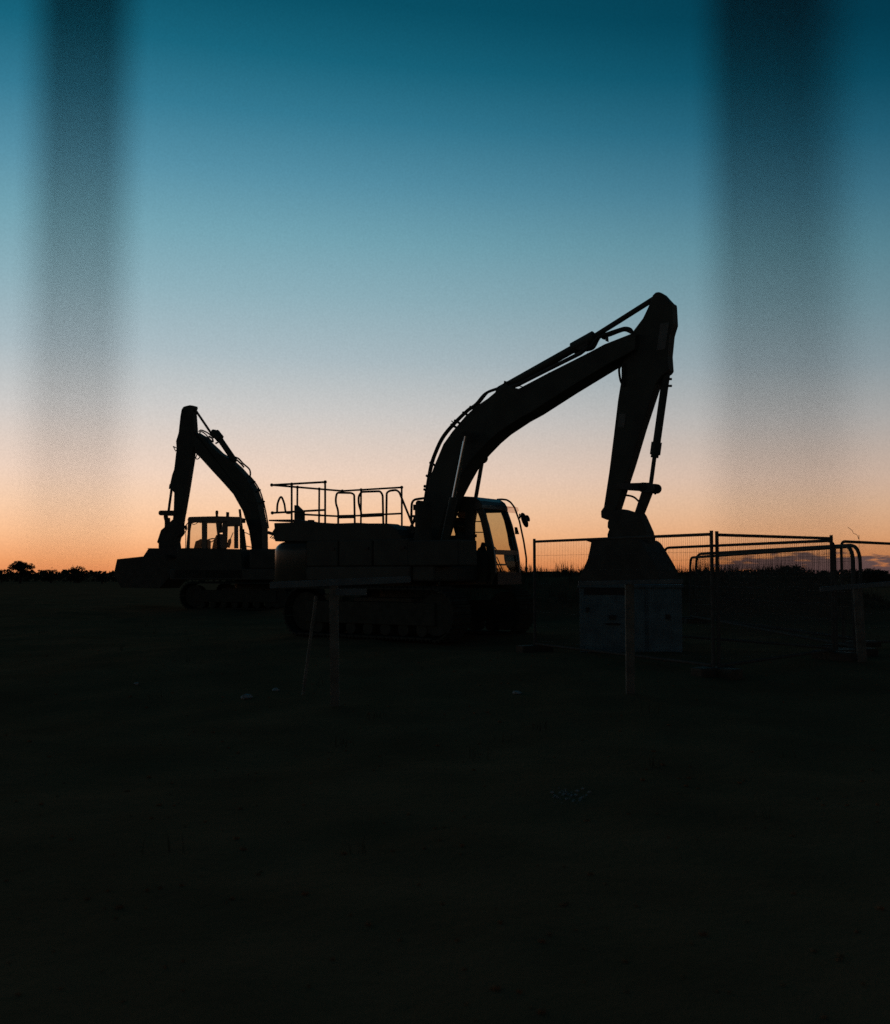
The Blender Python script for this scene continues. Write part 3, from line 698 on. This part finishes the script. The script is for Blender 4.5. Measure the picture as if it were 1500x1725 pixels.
for pts, r in (([(335, 727), (339, 724.5), (348, 728), (355, 733), (361, 738)], .024), ([(336, 731), (339, 727), (346, 731), (352, 738), (358, 744)], .022),
               ([(352, 735), (358, 739), (359, 745)], .03), ([(374, 735), (377, 745), (384, 757), (394, 769.5)], .024),
               ([(393, 769), (402, 772.5), (410, 781), (420, 790), (422, 798), (421, 804)], .028),
               ([(398, 774), (406, 781), (411, 787)], .03),
               ([(420, 801), (430, 813), (438.5, 828), (443, 842), (447, 858), (450, 874), (452.5, 890)], .024),
               ([(333, 763), (330, 772), (334, 773), (338, 768)], .018)):
    gtube('hose', pts, -.05, r, 'rubber', gboom)
for px, py in ((427, 812.5), (436, 826.5), (443, 846), (366, 745.5)): gtube('hose_clip', [(px - 2.5, py + 1.5), (px + 3, py - 1.5)], -.05, .03, 'steel', gboom)
gtube('work_lamp', [(292, 752), (298, 755)], 0, .018, 'steel', gst); gtube('lamp_guard', [(292, 752), (296, 760), (298, 757)], 0, .016, 'steel', gst, False)
gbc = gtube('bucket_cylinder', [(300, 775), (290.5, 826)], 0, .075, 'paint_dark')
gtube('rod', [(289.5, 822), (283.5, 866)], 0, .045, 'steel', gbc)
gtube('gland', [(289.5, 816), (288.3, 824)], 0, .08, 'paint_dark', gbc)
gl = MB(); link(gl, G.fz(275.5, 864.5), G.fz(298, 864.5), .085, .085, -.17, -.11); link(gl, G.fz(275.5, 864.5), G.fz(298, 864.5), .085, .085, .11, .17); gl.build('side_link', M['steel'], rg)
MB().prism(G.trace([(277.5, 866), (281, 866), (281, 872), (287, 872), (287, 895), (277.3, 895)], 0, .09), -.09, .09).build('tipping_link', M['steel'], rg)
MB().prism(G.trace([(277, 888), (294, 872), (311, 884), (312, 899), (306, 906), (304.5, 914), (306.5, 928), (267, 928), (267, 915.6), (264.3, 913.5), (271, 893)], 0, .14), -.14, .14).build('quick_hitch', M['bucket'], rg, .01)
gk = G.trace([(192.5, 968), (198.3, 942), (240, 937.5), (310, 932), (318, 972), (300, 992), (205, 990)], 0, .55)
gbk = MB()
for l in (-.58, .54): gbk.prism(gk, l, l + .04)
cxg = sum(p[0] for p in gk) / len(gk); czg = sum(p[1] for p in gk) / len(gk)
for i in range(len(gk) - 2):
    a, b = gk[i], gk[i + 1]
    def ing(p, k=.05):
        d = Vector((cxg - p[0], czg - p[1])).normalized() * k; return (p[0] + d.x, p[1] + d.y)
    gbk.prism([a, b, ing(b), ing(a)], -.539, .539)
gbk.build('bucket', M['bucket'], rg)
MB().prism(G.trace([(241, 938), (249, 926), (252, 921.7), (258, 923.5), (310, 924), (312, 940)], 0, .2), -.2, .2).build('bucket_ear', M['steel'], rg)
# cab of the smaller machine
N0, N1 = 1.25, .30
cg = MB().prism(G.trace([(316, 875), (318, 871), (323, 870.5), (365, 869.5), (405, 870.7), (405, 886.5), (382, 887), (382, 880), (339, 879.5), (330, 879.5), (322, 881.5), (317, 880)], N0, 0), N0 - .06, N0).build('cab', M['panel_paint'], rg)
MB().prism(G.trace([(318, 871.5), (324, 871), (365, 870), (388, 870.8), (388, 879), (318, 879.5)], N0), N1, N0 - .05).build('roof', M['panel_paint'], cg, .02)
for P in ([(316.5, 878), (322, 880), (319.5, 895), (318.5, 924), (313.5, 924), (316, 898)], [(340, 878), (348, 878), (348, 924), (340, 924)], [(365.6, 878), (372, 878), (369, 900), (365.6, 900)],
          [(375, 878), (383, 878), (381.5, 924), (375, 924)], [(394.5, 884), (400.5, 884), (400.5, 924), (394.5, 924)]):
    MB().prism(G.trace(P, N0), N0 - .05, N0).build('cab_pillar', M['panel_paint'], cg)
pf = G.trace([(316.5, 878), (321, 880), (318, 924), (313.5, 924)], N0)
MB().prism(pf, N1, N1 + .05).build('cab_pillar', M['panel_paint'], cg)
MB().prism(G.trace([(404.5, 872), (408.5, 872), (408.5, 925), (405.5, 925)], N1), N1, N1 + .05).build('cab_pillar', M['panel_paint'], cg)
for P, nm in (([(321.5, 880), (340, 879), (340, 924), (319, 924)], 'front_window'), ([(348, 879), (365.6, 879), (365.6, 924), (348, 924)], 'door_window'), ([(382, 887), (394.5, 887), (394.5, 924), (382, 924)], 'rear_window')):
    MB().prism(G.trace(P, N0 - .03), N0 - .033, N0 - .027).build(nm, M['clear'], cg)
MB().prism(G.trace([(329, 924), (332, 912), (337, 910), (340, 908), (350, 910), (350, 924)], .9), .7, 1.0).build('dashboard', M['latch'], cg, .02)
sw = MB(); c0 = Vector(G.pt(352.5, 911.5, .85))
ring = [c0 + Vector((math.cos(t * .349) * .18, math.sin(t * .349) * .2, -.45 * math.cos(t * .349) * .18)) for t in range(19)]
sw.tube(ring, .02, 6, cap=False); sw.tube([c0, c0 + Vector((.22, 0, -.3))], .03, 6); sw.build('steering_wheel', M['latch'], cg)
MB().prism(G.trace([(360, 925), (363, 911), (367, 902), (371, 899), (378, 900), (380, 925)], .8, .1), .62, 1.02).build('seat', M['latch'], cg, .04)
MB().prism(G.trace([(366, 880), (372, 879), (373.5, 897), (368, 898)], .85), .75, .95).build('headrest', M['latch'], cg, .02)
MB().tube([G.pt(384, 918, .9), G.pt(393, 897, .9)], .014, 6).build('seat_belt', M['rubber'], cg)
MB().prism(G.trace([(383, 921), (385, 910), (389, 906), (389, 914), (386, 924)], .9, .03), .84, .96).build('armrest', M['latch'], cg)
MB().tube([G.pt(365.5, 870.5, .8), G.pt(365.5, 865, .8)], .042, 12).build('beacon_base', M['steel'], cg)
bl = MB().tube([G.pt(365.5, 866, .8), G.pt(365.5, 862, .8)], .05, 12); bl.ball(G.pt(365.5, 862.3, .8), .05, 12, 8); bl.build('beacon', M['beacon'], cg)
MB().prism(G.trace([(381, 871), (381, 862.5), (386.3, 862.5), (386.3, 871)], .8, .05), .75, .85).build('roof_lamp', M['steel'], cg)
gtube('mirror_arm', [(318, 880), (313, 886), (314, 893), (311, 897)], N0, .016, 'steel', cg)
MB().prism(G.trace([(310, 885), (315, 885), (316, 892), (312, 893)], N0, .02), N0 - .02, N0 + .02).build('mirror', M['latch'], cg)
gtube('grab_rail', [(313.2, 896), (313, 910), (312.6, 924)], N0, .012, 'steel', cg)
gtube('wire_loop', [(322, 880.5), (326, 883.5), (331, 882), (334, 879)], N0, .012, 'rubber', cg)
for s in (-1, 1):
    c = MB().tube([G.pt(404, 858, s * .3), G.pt(408, 896, s * .3)], .042, 10).build('boom_cylinder', M['steel'], rg)
    MB().tube([G.pt(407.5, 892, s * .3), G.pt(415, 950, s * .3)], .085, 12).build('cylinder_barrel', M['paint_dark'], c)
gtube('hose', [(404, 897), (414, 897.5), (421, 901)], -.3, .014, 'rubber', rg); gtube('hose', [(414, 920), (420, 921), (424, 922)], -.3, .016, 'rubber', rg)

# ------------------------------------------------------------------ fence panels
def panel(a, b, label, rad=0.0, r=.024, name='fence_panel', grp='steel mesh fence panels at the right', lean=0.0):
    a, b = Vector(a), Vector(b)                       # the two top corners
    ga, gb_ = gz(a.x, a.y), gz(b.x, b.y)
    d = Vector((b.x - a.x, b.y - a.y, 0)); L = d.length; d.normalize()
    o = thing(name, label, 'fence panel', (a.x, a.y, ga), math.atan2(d.y, d.x), grp)
    za, zb_ = a.z - ga, b.z - ga; zg = gb_ - ga
    T = lambda u: za + (zb_ - za) * u / L; Bt = lambda u: .14 + zg * u / L
    if rad:
        MB().tube(rounded([(0, 0, Bt(0) - .14), (0, 0, za), (L, 0, zb_), (L, 0, Bt(L) - .14)], rad, 7), r, 8).build('frame_tube', M['galv'], o)
    else:
        MB().tube([(0, 0, -.02), (0, 0, za + .05)], r, 8).build('post', M['galv'], o)
        MB().tube([(L, 0, zg - .02), (L, 0, zb_ + .05)], r, 8).build('post', M['galv'], o)
        MB().tube([(r, 0, za), (L - r, 0, zb_)], r * .9, 8).build('rail', M['galv'], o)
    MB().tube([(r, 0, Bt(0)), (L - r, 0, Bt(L))], r * .9, 8).build('rail', M['galv'], o)
    w = MB(); n = int(L / .042)
    for k in range(1, n):
        u = L * k / n; e = min(u, L - u); drop = 0 if e > rad else rad - math.sqrt(max(0, rad * rad - (rad - e) ** 2))
        w.tube([(u, 0, Bt(u)), (u, 0, T(u) - drop)], 0.0018, 3, cap=False)
    H = T(0) - Bt(0); q = .24
    while q < H:
        w.tube([(0, .003, T(0) - q), (L, .003, T(L) - q)], 0.002, 3, cap=False); q += .24
    w.build('wire_mesh', M['wire'], o, kind='stuff')
    for u in (0, L):
        z = Bt(u) - .14
        ft_ = MB().box((u - .11, -.32, z - .03), (u + .11, .32, z + .12)); ft_.build('foot', M['concrete'], o, .02)
    return o
panel(at(900.5, 912.5, 17.5), at(1199, 900, 13.9), 'square cornered mesh fence panel running behind the bucket of the large excavator')
panel(at(1208, 901, 13.9), at(1401, 907, 15.4), 'square cornered mesh fence panel in the middle, to the right of twin posts')
panel(at(1119, 923, 19.5), at(1406, 910.5, 15.6), 'round cornered mesh fence panel, its sloping top rail highest of the crossing panels', .16)
panel(at(1173, 933.5, 26.3), at(1449, 918, 18.6), 'round cornered mesh fence panel whose right corner reaches furthest right under the others', .34, .034)
panel(at(1163, 939.5, 26.7), at(1437, 919.5, 15.96), 'lowest round cornered mesh fence panel in the row of crossing panels', .28, .032)
panel(at(1417.5, 912, 16.6), at(1556, 918.5, 19.0), 'round cornered mesh fence panel running out of view at the right edge', .14)
tag(MB().tube(spline([at(1429, 888, 17.6), at(1436, 893.5, 17.6), at(1438.5, 898.5, 17.6), at(1444, 901, 17.6), at(1447, 908, 17.6), at(1448, 916, 17.6), at(1449, 1090, 17.6)], 5), .004, 5).build('loose_wire', M['wire']),
    'thin bent wire sticking up above the last fence panel', 'wire')

# ------------------------------------------------------------------ pale steel chest in front of the fence
CD = 16.9; ca = at(975, 985, CD); cb_ = at(1151, 1105, CD)
ch = thing('storage_chest', 'pale grey steel chest with double doors below the raised bucket of the large excavator', 'storage chest', ((ca.x + cb_.x) / 2, CD, cb_.z))
ch.rotation_euler.z = -.175
wd = (cb_.x - ca.x) / 2; hh = ca.z - cb_.z; dp = .75
MB().box((-wd + .02, .03, 0), (wd - .02, dp, hh - .05)).build('chest_body', M['chest'], ch, .01)
MB().box((-wd - .01, -.02, hh - .05), (wd + .01, dp + .02, hh)).build('lid', M['chest'], ch, .008)
sm = -wd + (1088 - 975) / 176 * 2 * wd
d1 = MB().box((-wd + .03, 0, .05), (sm - .012, .028, hh - .07)).build('door', M['chest'], ch, .006)
d2 = MB().box((sm + .05, 0, .05), (wd - .03, .028, hh - .07)).build('door', M['chest'], ch, .006)
cx_ = lambda px: -wd + (px - 975) / 176 * 2 * wd
cz_ = lambda py: (1103 - py) / 118 * hh
for x0, x1, y0, y1, p in ((988, 993.5, 1023, 1031, d1), (1027, 1039, 1036, 1043, d1), (1021, 1046, 1049, 1052, d1), (1121, 1129, 1034, 1042, d2)):
    MB().box((cx_(x0), -.03, cz_(y1)), (cx_(x1), -.002, cz_(y0))).build('handle', M['latch'], p, .004)
for px in (1040,): MB().box((cx_(985), -.006, cz_(1002)), (cx_(1062), -.002, cz_(990))).build('vent', M['latch'], d1)
for s in (-1, 1): MB().box((s * wd * .8 - .06, .05, gz(ch.location.x, CD + .1) - cb_.z - .06), (s * wd * .8 + .06, dp - .05, 0)).build('skid', M['steel'], ch)

# ------------------------------------------------------------------ timber sight rails (a board on a post)
def sight_rail(x0, y0, x1, y1, hpx, pxc, foot, D, label, tagp=None, lean=0):
    a, b = at(x0, y0, D), at(x1, y1, D); c = at(pxc, (y0 + y1) / 2, D + .03); f = at(foot, 1100, D + .03)
    g = gz(c.x, D)
    o = thing('sight_rail', label, 'sight rail', (f.x, D, g), 0, 'timber sight rails set out on the site')
    L = lambda p: (p[0] - f.x, p[1] - D, p[2] - g)
    th = hpx / FPX * D; m = MB()
    pa, pb = L(a), L(b)
    v = []
    for y in (-.012, .012):
        v += [(pa[0], y, pa[2] - th / 2), (pb[0], y, pb[2] - th / 2), (pb[0], y, pb[2] + th / 2), (pa[0], y, pa[2] + th / 2)]
    m.add(v, [(0, 1, 2, 3), (7, 6, 5, 4), (1, 0, 4, 5), (2, 1, 5, 6), (3, 2, 6, 7), (0, 3, 7, 4)]); m.build('board', M['board'], o, .003)
    w = 8.2 / FPX * D / 1.15
    p = MB(); t0 = L(c)
    vs = [(-w, .014, -.3), (w, .014, -.3), (w, .074, -.3), (-w, .074, -.3)] + [(t0[0] + q * w, r_, t0[2] + .02) for q, r_ in ((-1, .014), (1, .014), (1, .074), (-1, .074))]
    p.add(vs, [(0, 3, 2, 1), (4, 5, 6, 7), (0, 1, 5, 4), (1, 2, 6, 5), (2, 3, 7, 6), (3, 0, 4, 7)]); p.build('post', M['timber'], o, .004)
    if tagp:
        q0, q1 = L(at(tagp[0], tagp[1], D)), L(at(tagp[2], tagp[3], D))
        MB().box((q0[0], -.012, q1[2]), (q1[0], .012, q0[2])).build('note_plate', M['board'], o, .002)
    return o
sight_rail(455, 986, 692, 976, 11, 562, 566, 11.5, 'timber sight rail in front of the large excavator body, widest of three', (566, 992, 618, 1003))
sight_rail(975, 983, 1151, 979, 7, 1061, 1062, 12.4, 'timber sight rail with its post in front of the pale steel chest')
sight_rail(1382, 993, 1512, 982, 8, 1445, 1455, 15.0, 'timber sight rail with a leaning post at the right edge, below the last fence panels')
s0, s1 = at(531, 1004, 12.6), at(509, 1162, 12.6)
tag(MB().tube([(s1.x, s1.y, min(s1.z, gz(s1.x, s1.y)) - .1), (s0.x, s0.y + .1, s0.z)], .019, 8).build('stake', M['timber']), 'thin leaning stake to the left of the widest sight rail', 'stake')

# ------------------------------------------------------------------ pale stones
def on_ground(px, py):
    y = 3.0
    while y < 30:
        p = at(px, py, y)
        if p.z <= gz(p.x, y): return p.x, y
        y += .02
    return p.x, y
for px, py, r, lab in ((415, 1176, .075, 'pale stone on the ground to the left of the leaning stake, larger one of two'), (465, 1164, .05, 'small pale stone on the ground close to the foot of the leaning stake'),
                       (870, 1169, .06, 'flat pale stone on open ground between two sight rails'), (230, 1153, .035, 'tiny pale stone on dark ground below the smaller excavator')):
    x, y = on_ground(px, py); mb = MB(); lump(mb, 0, 0, 0, r, .5)
    o = mb.build('stone', M['stone']); o.location = (x, y, gz(x, y) + r * .15); tag(o, lab, 'stone', 'pale stones on the ground')
x, y = on_ground(955, 1342); rb = MB()
for _ in range(46):
    xx, yy = x + random.gauss(0, .06), y + random.gauss(0, .09); r = random.uniform(.004, .014)
    lump(rb, xx, yy, gz(xx, yy) + r * .3, r, .6)
tag(rb.build('gravel', M['stone']), 'little spill of pale gravel on the dark ground in the foreground', kind='stuff')

# ------------------------------------------------------------------ railing right in front of the lens: thin bars bundled out of focus, taper shaped so their dark bands fade downwards
rl = thing('iron_railing', 'blurred black iron railing bars close to the camera at both sides of the sky', 'railing', (0, .44, 0))
def bar(pxc, wtop, ybot, d):
    t = at(pxc, 0, d); b = at(pxc, ybot, d); top = 2.35
    w0 = wtop / FPX * d / 2; s = (t.z - b.z)
    wt = w0 * (top - b.z) / s
    x = t.x; y = d - .44
    MB().tube([(x, y, b.z), (x, y, top)], .00001, 10, wt).build('bar', M['iron'], rl)
for k in range(19): bar(70 + 8 * k, 5.9, 1060, .41)
for k in range(30): bar(1201 + 8 * k, 5.9 if k < 22 else 5.5 - .5 * (k - 21), 1120, .41)
MB().box((-1.6, -.09, 2.35), (1.6, .01, 2.40)).build('top_rail', M['iron'], rl)
for s in (-1, 1): MB().box((s * 1.6 - .03, -.07, -.1), (s * 1.6 + .03, -.01, 2.35)).build('post', M['iron'], rl)
